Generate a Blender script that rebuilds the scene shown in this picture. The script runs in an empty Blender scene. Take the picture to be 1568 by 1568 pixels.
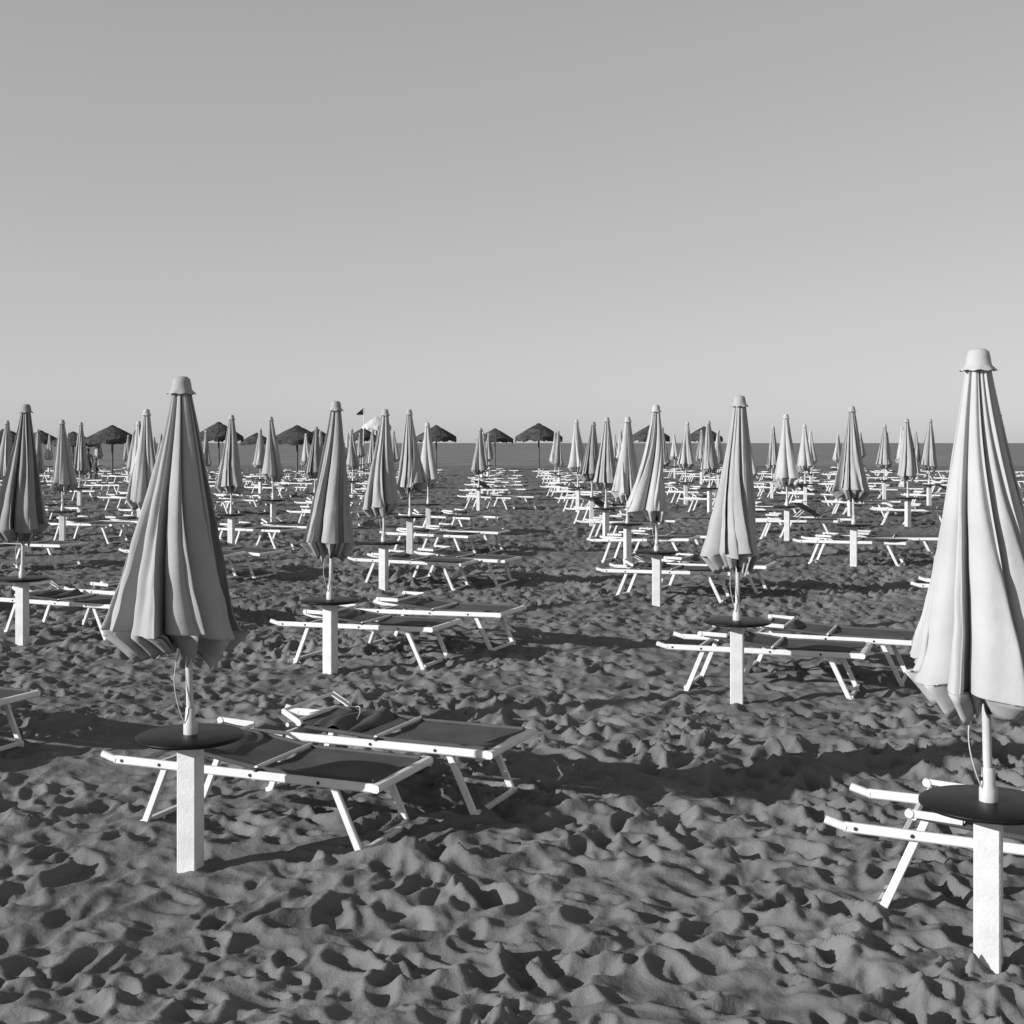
import bpy, math, random
import numpy as np
from mathutils import Vector, Matrix
random.seed(7); R=random.Random(11)
scene=bpy.context.scene
HC=2.08
# ---------------------------------------------------------------- noise helpers
TAB=np.random.RandomState(3).rand(65536)
def hsh(i,j,c):
    return TAB[((i*73856093)^(j*19349663)^(c*83492791))&65535]
def vnoise(x,y,c):
    i=np.floor(x).astype(np.int64); j=np.floor(y).astype(np.int64)
    fx=x-i; fy=y-j
    fx=fx*fx*(3-2*fx); fy=fy*fy*(3-2*fy)
    a=hsh(i,j,c);b=hsh(i+1,j,c);d=hsh(i,j+1,c);e=hsh(i+1,j+1,c)
    return (a*(1-fx)+b*fx)*(1-fy)+(d*(1-fx)+e*fx)*fy-0.5
def rnoise(x,y,w,ang,c):
    ca,sa=math.cos(ang),math.sin(ang)
    return vnoise((x*ca+y*sa)/w+c*3.7,(-x*sa+y*ca)/w-c*1.3,c)
def macro(x,y):
    x=np.asarray(x,dtype=float); y=np.asarray(y,dtype=float)
    g=np.interp(y,[-50,5,20,60,100,112,140,300,6000],[0,0,.17,.17,.15,.11,-.25,-1.5,-3])
    g=g+.06*np.clip((x-1)/6,0,1)*np.clip((y-8)/10,0,1)*np.clip((95-y)/20,0,1)
    g=g+(.09*vnoise(x/2.6+9,y/2.6,1)+.03*vnoise(x/1.1,y/1.1,2))*np.clip((105-y)/20,0,1)
    return g
def gz(x,y): return float(macro(x,y))
def dimples(x,y,cell,c,L,W,A,keep,rim=.45,sharp=1.5,dirn=None,spread=6.283):
    out=np.zeros_like(x)
    ci=np.floor(x/cell).astype(np.int64); cj=np.floor(y/cell).astype(np.int64)
    for di in (-1,0,1):
        for dj in (-1,0,1):
            i=ci+di;j=cj+dj
            px=(i+hsh(i,j,c))*cell; py=(j+hsh(i,j,c+1))*cell
            an=hsh(i,j,c+2)*spread
            if dirn is not None: an=an+dirn
            s=.6+.8*hsh(i,j,c+3)
            k=(hsh(i,j,c+4)<keep)*(.4+.9*hsh(i,j,c+5))
            dx=x-px;dy=y-py
            u=(dx*np.cos(an)+dy*np.sin(an))/(L*s); v=(-dx*np.sin(an)+dy*np.cos(an))/(W*s)
            v=v+.3*u*u
            q=np.sqrt(u*u+v*v)
            bowl=np.clip(1-q*q*.8,0,1)**sharp
            out+=k*A*(-bowl*(1-.35*u)+rim*np.exp(-((q-1.2)/.32)**2)*(1+.5*u))
    return out
# ---------------------------------------------------------------- materials
def newmat(name):
    m=bpy.data.materials.new(name); m.use_nodes=True
    nt=m.node_tree; b=nt.nodes['Principled BSDF']; return m,nt,b
def mat(name,v,rough=.7,var=.12,scale=6,bump=0,bscale=60,spec=.3,metal=0):
    m,nt,b=newmat(name)
    tc=nt.nodes.new('ShaderNodeTexCoord'); n=nt.nodes.new('ShaderNodeTexNoise')
    n.inputs['Scale'].default_value=scale; n.inputs['Detail'].default_value=6
    nt.links.new(tc.outputs['Object'],n.inputs['Vector'])
    mr=nt.nodes.new('ShaderNodeMapRange')
    mr.inputs['From Min'].default_value=.3; mr.inputs['From Max'].default_value=.7
    mr.inputs['To Min'].default_value=v*(1-var); mr.inputs['To Max'].default_value=v*(1+var)
    nt.links.new(n.outputs['Fac'],mr.inputs['Value'])
    nt.links.new(mr.outputs[0],b.inputs['Base Color'])
    b.inputs['Roughness'].default_value=rough; b.inputs['Specular IOR Level'].default_value=spec
    b.inputs['Metallic'].default_value=metal
    if bump:
        n2=nt.nodes.new('ShaderNodeTexNoise'); n2.inputs['Scale'].default_value=bscale; n2.inputs['Detail'].default_value=3
        nt.links.new(tc.outputs['Object'],n2.inputs['Vector'])
        bp=nt.nodes.new('ShaderNodeBump'); bp.inputs['Strength'].default_value=bump; bp.inputs['Distance'].default_value=.01
        nt.links.new(n2.outputs['Fac'],bp.inputs['Height']); nt.links.new(bp.outputs[0],b.inputs['Normal'])
    return m
M_white=mat('white_painted_aluminium',.75,.45,.09,5,.1,40,.4)
M_post=mat('white_painted_post',.67,.6,.10,9,.25,70,.3)
M_pole=mat('pole_metal',.55,.35,.12,10,0,1,.5)
M_disc=mat('dark_table_plastic',.012,.4,.3,12,.05,90,.15)
M_dark=mat('dark_fitting',.04,.5,.3,12)
M_cord=mat('cord',.5,.9,.2,12)
M_skin=mat('skin',.14,.6,.1); M_cloth=mat('dark_clothes',.04,.8,.2)
M_thatch=mat('sun_bleached_thatch',.07,.95,.5,3,.8,25,.1)
M_thatchpole=mat('wood_pole',.12,.8,.3,8)
M_flag=mat('flag_cloth',.06,.8)
def canvasmat(name,v):
    m=mat(name,v,.75,.12,2.5,.5,11,.2)
    m.node_tree.nodes['Principled BSDF'].inputs['Sheen Weight'].default_value=.08
    return m
CANV=[canvasmat('canvas_a',.36),canvasmat('canvas_b',.46),canvasmat('canvas_c',.38),canvasmat('canvas_d',.27)]
# mesh fabric
m,nt,b=newmat('woven_lounger_fabric')
tc=nt.nodes.new('ShaderNodeTexCoord')
w1=nt.nodes.new('ShaderNodeTexWave'); w1.inputs['Scale'].default_value=28; w1.bands_direction='X'
w2=nt.nodes.new('ShaderNodeTexWave'); w2.inputs['Scale'].default_value=28; w2.bands_direction='Y'
nz=nt.nodes.new('ShaderNodeTexNoise'); nz.inputs['Scale'].default_value=5; nz.inputs['Detail'].default_value=5
for w in (w1,w2,nz): nt.links.new(tc.outputs['Object'],w.inputs['Vector'])
mu=nt.nodes.new('ShaderNodeMath'); mu.operation='MULTIPLY'
nt.links.new(w1.outputs['Fac'],mu.inputs[0]); nt.links.new(w2.outputs['Fac'],mu.inputs[1])
ad=nt.nodes.new('ShaderNodeMath'); ad.operation='ADD'
nt.links.new(mu.outputs[0],ad.inputs[0]); nt.links.new(nz.outputs['Fac'],ad.inputs[1])
mr=nt.nodes.new('ShaderNodeMapRange'); mr.inputs['From Max'].default_value=1.5
mr.inputs['To Min'].default_value=.025; mr.inputs['To Max'].default_value=.16
nt.links.new(ad.outputs[0],mr.inputs['Value']); nt.links.new(mr.outputs[0],b.inputs['Base Color'])
b.inputs['Roughness'].default_value=.8; b.inputs['Specular IOR Level'].default_value=.2
M_fab=m
# sand
m,nt,b=newmat('beach_sand')
geo=nt.nodes.new('ShaderNodeNewGeometry')
def tn(scale,det,rough=.6):
    n=nt.nodes.new('ShaderNodeTexNoise'); n.inputs['Scale'].default_value=scale; n.inputs['Detail'].default_value=det
    n.inputs['Roughness'].default_value=rough
    nt.links.new(geo.outputs['Position'],n.inputs['Vector']); return n
nA=tn(.8,5); nB=tn(160,3)
mx=nt.nodes.new('ShaderNodeMath'); mx.operation='MULTIPLY_ADD'; mx.inputs[1].default_value=.5
nt.links.new(nB.outputs['Fac'],mx.inputs[0]); nt.links.new(nA.outputs['Fac'],mx.inputs[2])
mr=nt.nodes.new('ShaderNodeMapRange'); mr.inputs['From Min'].default_value=.45; mr.inputs['From Max'].default_value=1.05
mr.inputs['To Min'].default_value=.125; mr.inputs['To Max'].default_value=.235
nt.links.new(mx.outputs[0],mr.inputs['Value']); nt.links.new(mr.outputs[0],b.inputs['Base Color'])
b.inputs['Roughness'].default_value=.95; b.inputs['Specular IOR Level'].default_value=.1
nC=tn(30,5,.6)
bp=nt.nodes.new('ShaderNodeBump'); bp.inputs['Strength'].default_value=.6; bp.inputs['Distance'].default_value=.012
nt.links.new(nC.outputs['Fac'],bp.inputs['Height'])
bp2=nt.nodes.new('ShaderNodeBump'); bp2.inputs['Strength'].default_value=.5; bp2.inputs['Distance'].default_value=.003
nt.links.new(nB.outputs['Fac'],bp2.inputs['Height']); nt.links.new(bp.outputs[0],bp2.inputs['Normal'])
nt.links.new(bp2.outputs[0],b.inputs['Normal'])
M_sand=m
# sea
m,nt,b=newmat('sea_water')
geo=nt.nodes.new('ShaderNodeNewGeometry')
mp=nt.nodes.new('ShaderNodeMapping'); mp.inputs['Scale'].default_value=(.12,.5,1)
nt.links.new(geo.outputs['Position'],mp.inputs['Vector'])
n=nt.nodes.new('ShaderNodeTexNoise'); n.inputs['Scale'].default_value=1.2; n.inputs['Detail'].default_value=8
nt.links.new(mp.outputs[0],n.inputs['Vector'])
mr=nt.nodes.new('ShaderNodeMapRange'); mr.inputs['From Min'].default_value=.35; mr.inputs['From Max'].default_value=.65
mr.inputs['To Min'].default_value=.13; mr.inputs['To Max'].default_value=.30
nt.links.new(n.outputs['Fac'],mr.inputs['Value']); nt.links.new(mr.outputs[0],b.inputs['Base Color'])
bp=nt.nodes.new('ShaderNodeBump'); bp.inputs['Strength'].default_value=.6; bp.inputs['Distance'].default_value=.3
nt.links.new(n.outputs['Fac'],bp.inputs['Height']); nt.links.new(bp.outputs[0],b.inputs['Normal'])
b.inputs['Roughness'].default_value=.6; b.inputs['Specular IOR Level'].default_value=.12
M_sea=m
# ---------------------------------------------------------------- ground
rows=[-60,-30,-15,-8,-4,-2,-.5,.6,1.3]
y=1.8
while y<6000:
    rows.append(y)
    if y<3: y+=.03
    elif y<20: y+=max(.0118,.0025*y)
    elif y<130: y+=.0060*y
    else: y*=1.25
us=list(np.arange(-.6,.6001,.0016))
s=.004;u=.6;side=[]
while u<40: u+=s; s*=1.13; side.append(u)
us=np.array([-v for v in side[::-1]]+us+side)
ys=np.array(rows)
U,Y=np.meshgrid(us,ys)
X=U*(np.maximum(Y,1)+2)
Z=macro(X,Y)
near=(Y<112)&(np.abs(U)<1.6)
xn=X[near];yn=Y[near]
# domain warp so nothing lines up with the noise lattice
wx=xn+.08*rnoise(xn,yn,.30,.4,70)+.12*rnoise(xn,yn,.9,.4,73); wy=yn+.08*rnoise(xn,yn,.30,1.2,71)+.12*rnoise(xn,yn,.9,.9,74)
rough=np.clip(.5+1.7*rnoise(xn,yn,1.3,.7,62),0,1)
big=np.clip(.5+2.2*rnoise(xn,yn,2.1,.2,63),0,1)
d=.015*rough*np.tanh(6*rnoise(wx,wy,.09,.5,50))+.015*np.tanh(5*rnoise(wx,wy,.15,1.1,54))+.035*rnoise(wx,wy,.55,.8,55)
d+=.010*rough*rnoise(wx,wy,.045,.9,52)
d+=(1.15-.6*big)*dimples(wx,wy,.15,10,.082,.050,.031,.72,sharp=1.1)
d+=(.55+.75*big)*dimples(wx+.13,wy+.4,.29,30,.135,.065,.036,.72,sharp=.9)
# a few long trodden tracks
trk=np.abs(rnoise(xn,yn,3.1,.6,80)); d-=.02*np.exp(-(trk/.02)**2)
patch=np.clip(1.1+1.2*rnoise(xn,yn,1.9,.3,60)+.7*rnoise(xn,yn,.8,.9,61),.4,1.5)
d*=patch*np.clip((112-yn)/30,0,1)*np.clip((1.6-np.abs(U[near]))/.6,0,1)
Z[near]+=d
nr,nc=X.shape
co=np.stack([X,Y,Z],-1).reshape(-1,3).astype(np.float32)
me=bpy.data.meshes.new('sand_beach')
i0=(np.arange(nr-1)[:,None]*nc+np.arange(nc-1)[None,:]).ravel()
f=np.stack([i0,i0+1,i0+nc+1,i0+nc],-1).astype(np.int32)
me.vertices.add(len(co)); me.vertices.foreach_set('co',co.ravel())
me.loops.add(f.size); me.loops.foreach_set('vertex_index',f.ravel())
me.polygons.add(len(f)); me.polygons.foreach_set('loop_start',np.arange(0,f.size,4,dtype=np.int32))
me.polygons.foreach_set('use_smooth',np.ones(len(f),dtype=bool))
me.update(calc_edges=True); me.materials.append(M_sand)
ob=bpy.data.objects.new('sand_beach',me); scene.collection.objects.link(ob)
# sea
SZ=.10
me=bpy.data.meshes.new('sea')
me.from_pydata([(-9000,96,SZ),(9000,96,SZ),(9000,9000,SZ),(-9000,9000,SZ)],[],[(0,1,2,3)])
me.materials.append(M_sea); ob=bpy.data.objects.new('sea',me); scene.collection.objects.link(ob)
# ---------------------------------------------------------------- mesh builder
class MB:
    def __init__(s): s.v=[];s.f=[];s.m=[];s.sm=[];s.mats=[]
    def mi(s,mt):
        if mt not in s.mats: s.mats.append(mt)
        return s.mats.index(mt)
    def add(s,vs,fs,mt,smooth=False):
        o=len(s.v); s.v+= [tuple(v) for v in vs]; k=s.mi(mt)
        for f in fs: s.f.append(tuple(i+o for i in f)); s.m.append(k); s.sm.append(smooth)
    def beam(s,p,q,w,h,mt,up=(0,0,1),bev=.004):
        p=Vector(p);q=Vector(q);d=(q-p).normalized();up=Vector(up)
        if abs(d.dot(up))>.95: up=Vector((1,0,0))
        a=d.cross(up).normalized(); b=a.cross(d).normalized()
        w/=2;h/=2; B=min(bev,w*.5,h*.5)
        prof=[(-w+B,-h),(w-B,-h),(w,-h+B),(w,h-B),(w-B,h),(-w+B,h),(-w,h-B),(-w,-h+B)]
        vs=[c+a*x+b*y for c in (p,q) for x,y in prof]
        fs=[(i,(i+1)%8,8+(i+1)%8,8+i) for i in range(8)]+[tuple(range(7,-1,-1)),tuple(range(8,16))]
        s.add(vs,fs,mt)
    def cyl(s,p,q,r1,r2,mt,n=14,cap=True):
        p=Vector(p);q=Vector(q);d=(q-p).normalized();up=Vector((0,0,1))
        if abs(d.z)>.95: up=Vector((1,0,0))
        a=d.cross(up).normalized(); b=a.cross(d)
        vs=[c+(a*math.cos(2*math.pi*i/n)+b*math.sin(2*math.pi*i/n))*r for c,r in ((p,r1),(q,r2)) for i in range(n)]
        s.add(vs,[(i,(i+1)%n,n+(i+1)%n,n+i) for i in range(n)],mt,True)
        if cap:
            s.add(vs,[tuple(range(n-1,-1,-1)),tuple(range(n,2*n))],mt)
    def lathe(s,prof,mt,n=24,c=(0,0)):
        vs=[(c[0]+r*math.cos(2*math.pi*i/n),c[1]+r*math.sin(2*math.pi*i/n),z) for r,z in prof for i in range(n)]
        fs=[(k*n+i,k*n+(i+1)%n,(k+1)*n+(i+1)%n,(k+1)*n+i) for k in range(len(prof)-1) for i in range(n)]
        s.add(vs,fs,mt,True)
    def tube(s,pts,r,mt,n=6):
        for a,b in zip(pts[:-1],pts[1:]): s.cyl(a,b,r,r,mt,n,False)
    def mesh(s,name):
        me=bpy.data.meshes.new(name); me.from_pydata(s.v,[],s.f)
        for mt in s.mats: me.materials.append(mt)
        me.polygons.foreach_set('material_index',s.m); me.polygons.foreach_set('use_smooth',s.sm)
        me.update(); return me
def place(me,name,x,y,z,rz=0,sc=1,tilt=(0,0)):
    ob=bpy.data.objects.new(name,me); scene.collection.objects.link(ob)
    ob.location=(x,y,z); ob.rotation_euler=(tilt[0],tilt[1],rz); ob.scale=(sc,sc,sc); return ob
# ---------------------------------------------------------------- folded umbrella
def umbrella(seed,canv,Rb=.24,zb=1.10,lean=(-.03,0),bulge=(0,0),nf=9,H=2.4,hi=True,depth=.42,prot=0):
    r=random.Random(seed); mb=MB()
    c,s_=math.cos(prot),math.sin(prot)
    # square post
    w=.05; B=.006
    prof=[(-w+B,-w),(w-B,-w),(w,-w+B),(w,w-B),(w-B,w),(-w+B,w),(-w,w-B),(-w,-w+B)]
    prof=[(x*c-y*s_,x*s_+y*c) for x,y in prof]
    vs=[(x,y,z) for z in (-.25,.62) for x,y in prof]
    mb.add(vs,[(i,(i+1)%8,8+(i+1)%8,8+i) for i in range(8)]+[tuple(range(8,16))],M_post)
    # table disc
    mb.lathe([(0,.618),(.20,.621),(.245,.628),(.262,.637),(.262,.645),(.25,.651),(.06,.653),(.0,.653)],M_disc,48)
    mb.lathe([(.035,.652),(.035,.70),(.028,.72),(.024,.78),(.019,.785)],M_pole,16)
    mb.cyl((-.04,0,.74),(.04,0,.74),.008,.008,M_dark,8)
    lx,ly=lean
    def ax(z):
        t=(z-.7)/(H-.7); return (lx*t,ly*t)
    a=ax(.7);b=ax(H-.06)
    mb.cyl((a[0],a[1],.66),(b[0],b[1],H-.06),.0175,.0175,M_pole,14)
    # canopy
    NT=180 if not hi else 420; NV=20 if not hi else 64
    zt=H-.075
    ph=[r.uniform(0,6.28) for _ in range(8)]; fw=[r.choice((.5,.8,1.1,1.6))*r.uniform(.85,1.15) for _ in range(nf)]
    tot=sum(fw); ed=[0]
    for q in fw: ed.append(ed[-1]+q/tot*2*math.pi)
    dep=[r.uniform(.6,1.35) for _ in range(nf)]; hang=[r.uniform(-.05,.03) for _ in range(nf)]
    out=[r.uniform(-.08,.08) for _ in range(nf)]
    skew=[r.choice((-1,1,1))*r.uniform(.3,.9) for _ in range(nf)]
    crease=[r.uniform(.3,.7) for _ in range(nf)]
    tw=r.uniform(.15,.5)*r.choice((-1,1,1))
    slant=r.uniform(.015,.04); sa=r.uniform(0,6.28)
    rowsv=[]
    ext=[(1.0,-.003),(.985,-.008),(.94,-.006),(.88,-.014),(.80,-.034),(.72,-.056),(.64,-.080),(.57,-.100),(.50,-.085),(.40,-.065),(.28,-.05),(.10,-.03)]
    for kk in range(NV+len(ext)):
        row=[]
        for i in range(NT):
            th=2*math.pi*i/NT
            k=0
            while k<nf-1 and th>ed[k+1]: k+=1
            p=(th-ed[k])/(ed[k+1]-ed[k])
            lob=math.sin(math.pi*p)
            f=lob**.55
            if kk<NV:
                t=kk/(NV-1); sh=1;dz=0
            else:
                t=1; sh,dz=ext[kk-NV]
            cr=math.exp(-((p-crease[k]-.10*math.sin(4*t+ph[6]+k))/.09)**2)
            R0=.048+(Rb-.048)*(t**1.08)
            R0*=1+.04*math.sin(t*3.1+ph[0])*t+.05*math.sin(2*th+ph[1])*t+.05*t**14
            A=depth*(.8+.45*t)*dep[k]
            rr=R0*(1-A*(1-f)+out[k]*lob*t-.18*cr*(1-.4*t)*dep[k]*lob)
            rr*=1+.022*t*math.sin(nf*2.6*th+ph[3]+6*t)+.014*math.sin(23*t+3*th+ph[4])*t+.010*math.sin(41*t-7*th+ph[2])*t
            tt=th+tw*(t-.5)+skew[k]*lob*lob*(.5+.35*t)*2*math.pi/nf*1.3+.05*math.sin(5*t+ph[5])
            if kk>=NV:
                q=(1-sh)
                ruf=math.sin(nf*2.0*th+ph[6]+2.2*math.sin(2*th))*(.65+.35*math.sin(5*th+ph[3]))
                w_=min(1,q/.12)*(1 if sh>.5 else max(0,(sh-.1)/.4))
                rr=max(.019,rr*sh*(1+.28*w_*ruf))
                zz=zb+dz*(1+.30*math.sin(3*th+ph[7])+.48*ruf*w_)+(hang[k]*lob+slant*math.sin(th+sa))*(1-.5*q)
                tt+=.10*w_*math.sin(nf*2*th+ph[6]+1.2)
            else:
                zz=zt+(zb-zt)*t+(hang[k]*lob+slant*math.sin(th+sa))*t**5
            bx=bulge[0]*math.sin(min(1,t)*1.5)*t*sh; by=bulge[1]*t*sh
            cx,cy=ax(zz)
            row.append((cx+bx+rr*math.cos(tt),cy+by+rr*math.sin(tt),zz))
        rowsv.append(row)
    vs=[v for rw in rowsv for v in rw]; n=len(rowsv)
    fs=[(k*NT+(i+1)%NT,k*NT+i,(k+1)*NT+i,(k+1)*NT+(i+1)%NT) for k in range(n-1) for i in range(NT)]
    mb.add(vs,fs,canv,True)
    # cap with little skirt
    cx,cy=ax(H-.05)
    sk=32; prof=[(.068,H-.088,1),(.057,H-.074,.3),(.050,H-.066,0),(.045,H-.035,0),(.040,H-.014,0),(.026,H-.003,0),(.0,H,0)]
    vs=[]
    for rr,z,wv in prof:
        for i in range(sk):
            a=2*math.pi*i/sk; k=rr*(1+.06*wv*math.sin(8*a+ph[1]))
            vs.append((cx+k*math.cos(a),cy+k*math.sin(a),z-.003*wv*math.cos(8*a+ph[1])))
    mb.add(vs,[(k*sk+i,k*sk+(i+1)%sk,(k+1)*sk+(i+1)%sk,(k+1)*sk+i) for k in range(len(prof)-1) for i in range(sk)],canv,True)
    # tie cord hanging below the hem
    a0=r.uniform(2.8,3.6);pts=[]
    for q in range(13):
        t=q/12; rad=.022+.05*math.sin(t*math.pi)**.8
        pts.append((lx*.2+rad*math.cos(a0+t*.9),rad*math.sin(a0+t*.9),zb-.06-(zb-.76)*t))
    if hi: mb.tube(pts,.003,M_cord)
    mb.beam((lx*.2,-.03,zb-.14),(lx*.2,-.03,zb-.03),.03,.02,M_dark)
    return mb.mesh('beach_umbrella')
# ---------------------------------------------------------------- lounger
LL=1.62;LW=.64;LZ=.355
def lounger(seed,var):
    r=random.Random(seed); mb=MB(); y0=.018;y1=LW-.018
    for yy in (y0,y1):
        mb.beam((.05,yy,LZ),(LL,yy,LZ),.028,.044,M_white,bev=.007)
        mb.beam((-.035,yy,LZ+.024),(.06,yy,LZ-.002),.034,.036,M_white,bev=.009)   # kinked handle end
        for xx in (.10,.34,.90,LL-.32):
            e=-.018 if yy==y0 else .018
            mb.cyl((xx,yy,LZ),(xx,yy+e,LZ),.009,.009,M_dark,8)
        mb.cyl((.93,yy,LZ+.02),(.93,yy,LZ+.036),.016,.014,M_dark,8)
    mb.beam((LL,0,LZ+.001),(LL,LW,LZ+.001),.046,.04,M_white,bev=.009)
    mb.beam((.30,y0,LZ-.01),(.30,y1,LZ-.01),.028,.028,M_white)
    mb.beam((.91,y0,LZ-.014),(.91,y1,LZ-.014),.026,.026,M_white)
    for xt,xb in ((.36,.20),(LL-.27,LL-.09)):
        for yy in (y0+.034,y1-.034):
            mb.beam((xt,yy,LZ+.005),(xb,yy,-.02),.026,.038,M_white,up=(1,0,0))
        mb.beam((xb,y0+.03,.022),(xb,y1-.03,.022),.03,.026,M_white)
    for yy in (y0+.055,y1-.055):
        mb.cyl((.36,yy,LZ-.03),(.62,yy,LZ-.015),.007,.007,M_dark,6)
    def panel(xa,za,xb,zb,sag):
        nx,ny=14,10;vs=[]
        w1_,w2_=r.uniform(0,6),r.uniform(0,6)
        for i in range(nx+1):
            for j in range(ny+1):
                t=i/nx;q=j/ny
                vs.append((xa+(xb-xa)*t,y0+.035+(y1-y0-.07)*q,za+(zb-za)*t-sag*4*q*(1-q)*(.4+.6*math.sin(math.pi*t))*(1+.4*math.sin(7*t+3*q+w1_))+.003*math.sin(9*q+4*t+w2_)*math.sin(math.pi*q)))
        mb.add(vs,[(i*(ny+1)+j,(i+1)*(ny+1)+j,(i+1)*(ny+1)+j+1,i*(ny+1)+j+1) for i in range(nx) for j in range(ny)],M_fab,True)
        for yy in (y0+.036,y1-.036):
            mb.cyl((xa,yy,za+.002),(xb,yy,zb+.002),.012,.012,M_fab,10)
    panel(.93,LZ+.022,LL-.03,LZ+.020,.014)
    up={0:.045,1:.03,2:.075,3:.30}[var]
    ex=math.sqrt(.56**2-up**2)
    hx=.90-ex; hz=LZ+.026+up
    panel(.90,LZ+.026,hx,hz,.016)
    mb.cyl((.915,y0+.02,LZ+.032),(.915,y1-.02,LZ+.032),.011,.011,M_white,10)
    mb.cyl((hx,y0+.02,hz),(hx,y1-.02,hz),.012,.012,M_white,10)
    if up>.2:
        for yy in (y0+.03,y1-.03): mb.cyl((.62,yy,LZ+.03+up*.5),(.42,yy,LZ),.008,.008,M_white,8)
    # folded sun-shade lying at the head end
    if var==1:
        a0,z0,a1,z1=hx+.08,hz+.02,hx-.03,hz+.08
        c0,c1=hx+.10,hx+.42
    else:
        a0,z0,a1,z1=hx-.02,hz+.018,hx+.20,hz+.010
        c0,c1=hx+.0,hx+.30
    for yy in (y0+.02,y1-.02):
        mb.beam((a0,yy,z0),(a1,yy,z1),.014,.034,M_white,bev=.006)
        mb.cyl((a0,yy-.012,z0),(a0,yy+.012,z0),.019,.019,M_white,12)
    mb.cyl((a1,y0+.02,z1),(a1,y1-.02,z1),.010,.010,M_white,8)
    # crumpled cloth
    nx,ny=14,20;vs=[]
    p1,p2,p3=(r.uniform(0,6) for _ in range(3)); amp=.055 if var in (1,) else .024
    for i in range(nx+1):
        for j in range(ny+1):
            t=i/nx;q=j/ny
            hh=amp*math.sin(math.pi*t)**.6*(.65+.35*math.sin(5*q+p1)*math.sin(7*t+p2)+.2*math.sin(17*t+4*q+p3))
            vs.append((c0+(c1-c0)*t+.02*math.sin(6*q+p2),y0+.03+(y1-y0-.06)*q,hz-.012-(c0+(c1-c0)*t-hx)*up/.56+max(0,hh)))
    mb.add(vs,[(i*(ny+1)+j,(i+1)*(ny+1)+j,(i+1)*(ny+1)+j+1,i*(ny+1)+j+1) for i in range(nx) for j in range(ny)],M_fab,True)
    pts=[(c0+.3*q/8+.02*math.sin(q),y0+.1+.3*math.sin(q*.4),hz+amp+.004+.01*math.sin(q*1.3)) for q in range(9)]
    if var==1: mb.tube(pts,.003,M_cord)
    return mb.mesh('sun_lounger')
LM=[lounger(i,v) for i,v in enumerate((0,1,2,0,3))]
ANG=math.radians(-21.5); dl=Vector((math.cos(ANG),math.sin(ANG))); dp=Vector((-dl.y,dl.x))
def add_lounger(x,y,a,me):
    zs=[gz(x+math.cos(a)*t,y+math.sin(a)*t) for t in (.2,LL-.1)]
    z=zs[0]; pitch=-math.atan2(zs[1]-zs[0],LL-.3)
    ob=bpy.data.objects.new('sun_lounger',me); scene.collection.objects.link(ob)
    ob.location=(x,y,z-.002); ob.rotation_euler=(0,pitch,a); return ob
# ---------------------------------------------------------------- placements
hero={(0,0):dict(x=-1.57,y=6.38,seed=1,canv=CANV[0],Rb=.33,zb=1.16,lean=(-.045,0),bulge=(-.09,0),nf=13,depth=.55,H=2.4),
      (1,0):dict(x=1.86,y=5.10,seed=6,canv=CANV[1],Rb=.295,zb=1.14,lean=(-.04,0),bulge=(.02,0),nf=11,depth=.42,H=2.42),
      (0,1):dict(x=-1.60,y=11.5,seed=8,canv=CANV[0],Rb=.235,zb=1.16,lean=(.05,0),bulge=(-.03,0),nf=10,depth=.6),
      (1,1):dict(x=1.75,y=10.15,seed=12,canv=CANV[2],Rb=.245,zb=1.17,lean=(.02,0),bulge=(-.04,0),nf=11,depth=.55),
      (-1,1):dict(x=-4.93,y=13.15,seed=15,canv=CANV[3],Rb=.26,zb=1.17,lean=(.04,0),bulge=(-.05,0),nf=9,depth=.6),
      (1,2):dict(x=1.73,y=15.6,seed=19,canv=CANV[1],Rb=.27,zb=1.15,lean=(-.01,0),bulge=(-.1,0),nf=8,depth=.65),
      (0,2):dict(x=-1.69,y=17.2,seed=23,canv=CANV[2],Rb=.25,zb=1.15,lean=(0.02,0),bulge=(-.05,0),nf=9,depth=.6),
      (2,3):dict(x=5.05,y=19.3,seed=27,canv=CANV[2],Rb=.26,zb=1.16,lean=(-.03,0),bulge=(-.04,0),nf=10,depth=.6)}
UM=[umbrella(40+i,CANV[(0,2,1,3,2,0,1,2)[i]],Rb=R.uniform(.2,.27),zb=R.uniform(1.12,1.22),lean=(R.uniform(-.05,.06),R.uniform(-.03,.03)),
     bulge=(R.uniform(-.06,.03),0),nf=R.choice((8,9,10)),H=R.uniform(2.34,2.44),hi=False,depth=.68) for i in range(8)]
cnt=0
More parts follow.
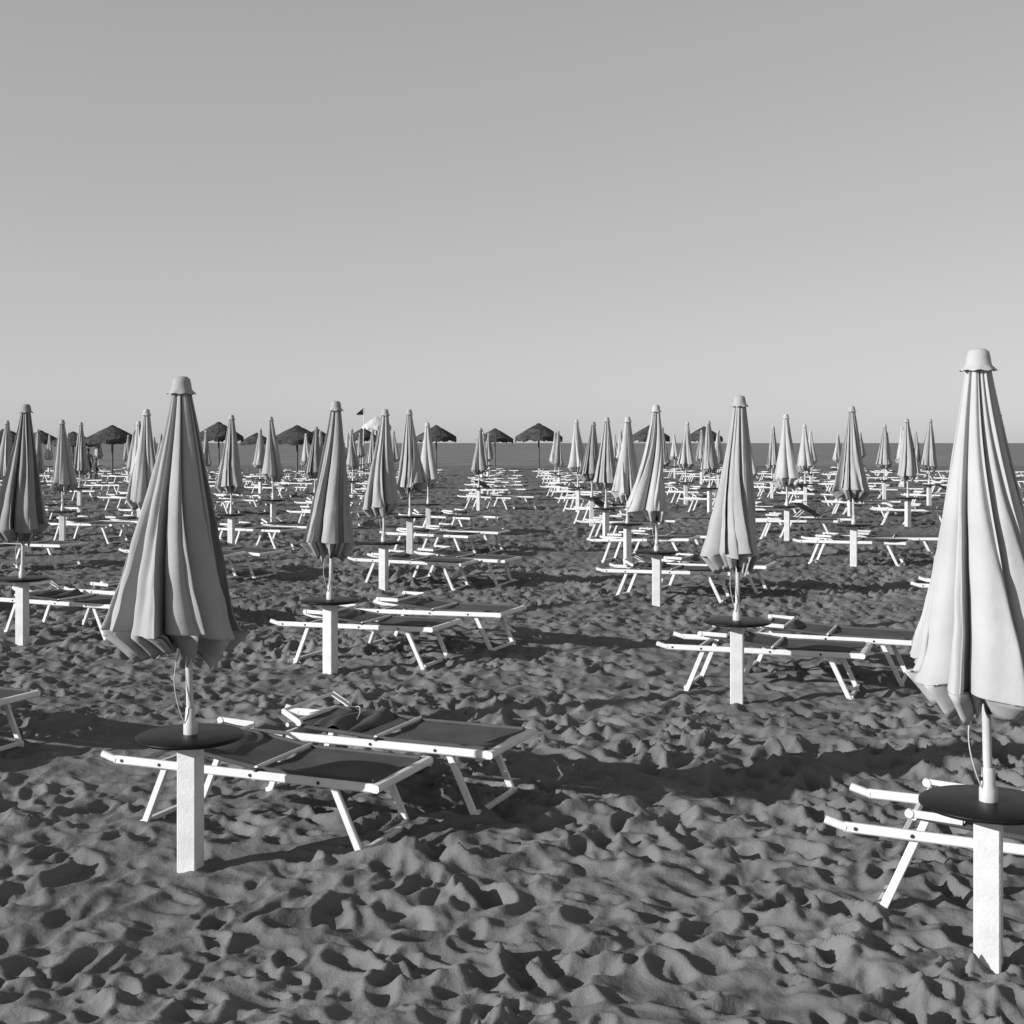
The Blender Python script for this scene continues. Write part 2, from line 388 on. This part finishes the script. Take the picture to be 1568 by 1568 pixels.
for j in range(0,15):
    for k in range(-14,16):
        x=-1.57+3.35*k-(.04*j if k<1 else 0); y=6.38-1.3*k+5.08*j
        if (k,j)in hero: x,y=hero[(k,j)]['x'],hero[(k,j)]['y']
        elif y>10: x+=R.uniform(-.12,.12); y+=R.uniform(-.15,.15)
        if k==0 and j==5: continue
        if k==0 and j>=6: x+=.75
        if y<2.5 or y>76 or abs(x)>.47*y+4: continue
        z=gz(x,y)
        skip=(y>40 and R.random()<.34)
        if skip: pass
        elif (k,j) in hero:
            h=dict(hero[(k,j)]); h.pop('x');h.pop('y'); 
            place(umbrella(prot=ANG+R.uniform(-.15,.15),**h),'beach_umbrella',x,y,z)
        else:
            place(UM[R.randrange(8)],'beach_umbrella',x,y,z,R.uniform(-.5,.5) if R.random()<.6 else R.uniform(2.6,3.6),R.uniform(.96,1.05))
        o=Vector((x-.62,y+.66))
        heroL=(j<=1)
        if (k,j)==(1,0): o+=Vector((.17,.0))
        if (k,j)==(1,1): o+=Vector((.10,.0))
        for q in range(2):
            if y>25 and R.random()<.08: continue
            p=o+dp*((.84 if j else .74)*q)+dl*((.32 if (k,j)!=(1,0) else .8)*q)
            if not heroL: p+=Vector((R.uniform(-.12,.12),R.uniform(-.08,.08)))
            a=ANG+(R.uniform(-.02,.02) if heroL else R.uniform(-.07,.07))
            me=LM[R.choice((0,1,2,3,0,1,2,3,4) if y>20 else (0,2,3,1))]
            if (k,j)==(0,0): me=LM[(2,1)[q]]
            if (k,j)==(1,0): me=LM[(3,0)[q]]; a=ANG-.06
            add_lounger(p.x,p.y,a,me)
        cnt+=1
print('umbrellas',cnt)
# ---------------------------------------------------------------- open thatched parasols near the shoreline
def palapa(seed,mt,Rr=1.5,ze=2.45,za=3.35):
    r=random.Random(seed); mb=MB(); n=64; ph=r.uniform(0,6)
    mb.cyl((0,0,-.3),(0,0,za-.1),.06,.05,M_thatchpole,10)
    prof=[(1.0,-.32),(1.01,-.02),(.99,.03),(.75,.28),(.5,.54),(.25,.77),(.16,.83),(.19,.80),(.10,.93),(0,1.0)]
    vs=[]
    for t,zz in prof:
        for i in range(n):
            a=2*math.pi*i/n; pa=(a*8/(2*math.pi)+ph)%1
            poly=math.cos(math.pi/8)/math.cos((pa-.5)*math.pi/4)
            rr=Rr*t*poly*(1+r.uniform(-.012,.012)); 
            jag=r.uniform(-.10,.06) if zz<-.1 else r.uniform(-.012,.012)
            vs.append((rr*math.cos(a),rr*math.sin(a),ze+(za-ze)*zz+jag-.10*t*t*math.cos(math.pi*2*(pa-.5))*(-.5)))
    mb.add(vs,[(k*n+i,k*n+(i+1)%n,(k+1)*n+(i+1)%n,(k+1)*n+i) for k in range(len(prof)-1) for i in range(n)],mt,False)
    for i in range(8):
        a=2*math.pi*(i+.5-ph)/8
        mb.cyl((0,0,ze+.1),(Rr*.93*math.cos(a),Rr*.93*math.sin(a),ze+.03),.02,.015,M_thatchpole,6)
    return mb.mesh('thatched_beach_parasol')
PM=[palapa(i,M_thatch) for i in range(3)]
for px,w,top in ((8,80,655),(62,60,658),(112,66,660),(172,82,650),(335,72,645),(393,48,662),(455,82,650),(486,50,656),
                 (556,48,654),(668,62,650),(758,54,655),(825,70,647),(995,62,650),(1078,56,652)):
    D=2.95*2000/w*.97
    x=(px-784)/2000*D; g=gz(x,D); 
    hgt=HC+(678-top)*D/2000-g
    place(PM[R.randrange(3)],'thatched_beach_parasol',x,D,g,R.uniform(0,6),1).scale=(1,1,hgt/3.38)
M_wc=canvasmat('white_canvas',.6)
D=84;x=(577-784)/2000*D
place(palapa(9,M_wc,.95,3.0,3.6),'white_lifeguard_parasol',x,D,gz(x,D))
# flag
mb=MB(); mb.cyl((0,0,-.3),(.1,0,4.05),.03,.02,M_white,8)
vs=[];fs=[]
for i in range(9):
    t=i/8
    for q in (0,1):
        vs.append((.1-.50*t,.08*math.sin(t*6),4.0-.42*t-(.45*(1-t))*q-.05*t))
mb.add(vs,[(2*i,2*i+1,2*i+3,2*i+2) for i in range(8)],M_flag,True)
D=76;x=(555-784)/2000*D; place(mb.mesh('beach_flag'),'beach_flag',x,D,gz(x,D))
# ---------------------------------------------------------------- people standing by the water
def person(x,y,rz,sc=1):
    J=[((0,0,.93),.125),((0,.01,1.10),.11),((0,.02,1.32),.145),((0,.01,1.45),.055),((0,-.01,1.54),.08),((0,-.01,1.65),.08),
       ((-.09,0,.86),.085),((-.11,-.03,.48),.06),((-.13,.04,.07),.038),((-.14,-.10,.035),.033),
       ((.09,0,.86),.085),((.12,-.05,.48),.06),((.14,-.06,.07),.038),((.15,-.20,.035),.033),
       ((-.19,.02,1.36),.052),((-.25,.03,1.08),.040),((-.24,-.06,.84),.03),((-.24,-.09,.76),.028),
       ((.19,.02,1.36),.052),((.27,.04,1.09),.040),((.20,-.10,.93),.03),((.15,-.14,.88),.028)]
    E=[(0,1),(1,2),(2,3),(3,4),(4,5),(0,6),(6,7),(7,8),(8,9),(0,10),(10,11),(11,12),(12,13),(2,14),(14,15),(15,16),(16,17),(2,18),(18,19),(19,20),(20,21)]
    me=bpy.data.meshes.new('standing_person'); me.from_pydata([j[0] for j in J],E,[])
    me.materials.append(M_skin)
    ob=bpy.data.objects.new('standing_person',me); scene.collection.objects.link(ob)
    sk=ob.modifiers.new('s','SKIN'); ob.modifiers.new('sub','SUBSURF').levels=2
    for i,j in enumerate(J): me.skin_vertices[0].data[i].radius=(j[1],j[1]*.85)
    me.skin_vertices[0].data[0].use_root=True
    ob.location=(x,y,max(gz(x,y),0)); ob.rotation_euler=(0,0,rz); ob.scale=(sc,sc,sc)
    mb=MB()
    mb.lathe([(.0,1.745),(.06,1.73),(.088,1.68),(.088,1.62),(.075,1.59)],M_cloth,14)
    mb.lathe([(.19,.72),(.185,.85),(.155,1.0),(.15,1.03)],M_cloth,14)
    h=place(mb.mesh('hair_and_shorts'),'hair_and_shorts',0,0,0); h.parent=ob
for px,D,rz,sc in ((135,64,.6,.95),(147,66,1.6,.66),(200,62,2.4,1.0),(258,80,0,.9)):
    person((px-784)/2000*D,D,rz,sc)
# ---------------------------------------------------------------- light, sky, camera
EL=math.radians(18.5); hd=Vector((.91,.415)).normalized()
d=Vector((hd.x*math.cos(EL),hd.y*math.cos(EL),-math.sin(EL)))
L=bpy.data.lights.new('sun','SUN'); L.energy=5; L.angle=math.radians(.5); L.color=(1,1,.995)
lo=bpy.data.objects.new('sun',L); scene.collection.objects.link(lo); lo.rotation_euler=d.to_track_quat('-Z','Y').to_euler(); lo.location=(-10,-5,10)
W=bpy.data.worlds.new('World'); scene.world=W; W.use_nodes=True; nt=W.node_tree
bg=nt.nodes['Background']
sky=nt.nodes.new('ShaderNodeTexSky'); sky.sky_type='NISHITA'; sky.sun_disc=False
sky.sun_elevation=EL; sky.sun_rotation=math.atan2(-hd.x,-hd.y)%(2*math.pi)
sky.air_density=1.0; sky.dust_density=.6; sky.ozone_density=1
sep=nt.nodes.new('ShaderNodeSeparateColor'); nt.links.new(sky.outputs[0],sep.inputs[0])
a=nt.nodes.new('ShaderNodeMath'); a.operation='MULTIPLY'; a.inputs[1].default_value=.5; nt.links.new(sep.outputs[0],a.inputs[0])
b=nt.nodes.new('ShaderNodeMath'); b.operation='MULTIPLY_ADD'; b.inputs[1].default_value=.5; nt.links.new(sep.outputs[1],b.inputs[0]); nt.links.new(a.outputs[0],b.inputs[2])
pw=nt.nodes.new('ShaderNodeMath'); pw.operation='POWER'; pw.inputs[1].default_value=.42; nt.links.new(b.outputs[0],pw.inputs[0])
sc=nt.nodes.new('ShaderNodeMath'); sc.operation='MULTIPLY'; sc.inputs[1].default_value=2.98; nt.links.new(pw.outputs[0],sc.inputs[0])
# deeper sky towards the zenith
tc=nt.nodes.new('ShaderNodeTexCoord'); sx=nt.nodes.new('ShaderNodeSeparateXYZ'); nt.links.new(tc.outputs['Generated'],sx.inputs[0])
mz=nt.nodes.new('ShaderNodeMapRange'); mz.interpolation_type='SMOOTHSTEP'
mz.inputs['From Min'].default_value=.28; mz.inputs['From Max'].default_value=.85; mz.inputs['To Min'].default_value=1; mz.inputs['To Max'].default_value=.4
nt.links.new(sx.outputs['Z'],mz.inputs['Value'])
m2=nt.nodes.new('ShaderNodeMath'); m2.operation='MULTIPLY'; nt.links.new(sc.outputs[0],m2.inputs[0]); nt.links.new(mz.outputs[0],m2.inputs[1])
nt.links.new(m2.outputs[0],bg.inputs['Color']); bg.inputs['Strength'].default_value=.1
cam=bpy.data.cameras.new('camera'); cam.lens=36*2000/1568; cam.sensor_width=36; cam.shift_y=-106/1568; cam.clip_end=20000; cam.clip_start=.05
co=bpy.data.objects.new('camera',cam); scene.collection.objects.link(co); co.location=(0,0,HC); co.rotation_euler=(math.pi/2,0,0)
scene.camera=co
scene.view_settings.view_transform='Standard'; scene.view_settings.look='None'
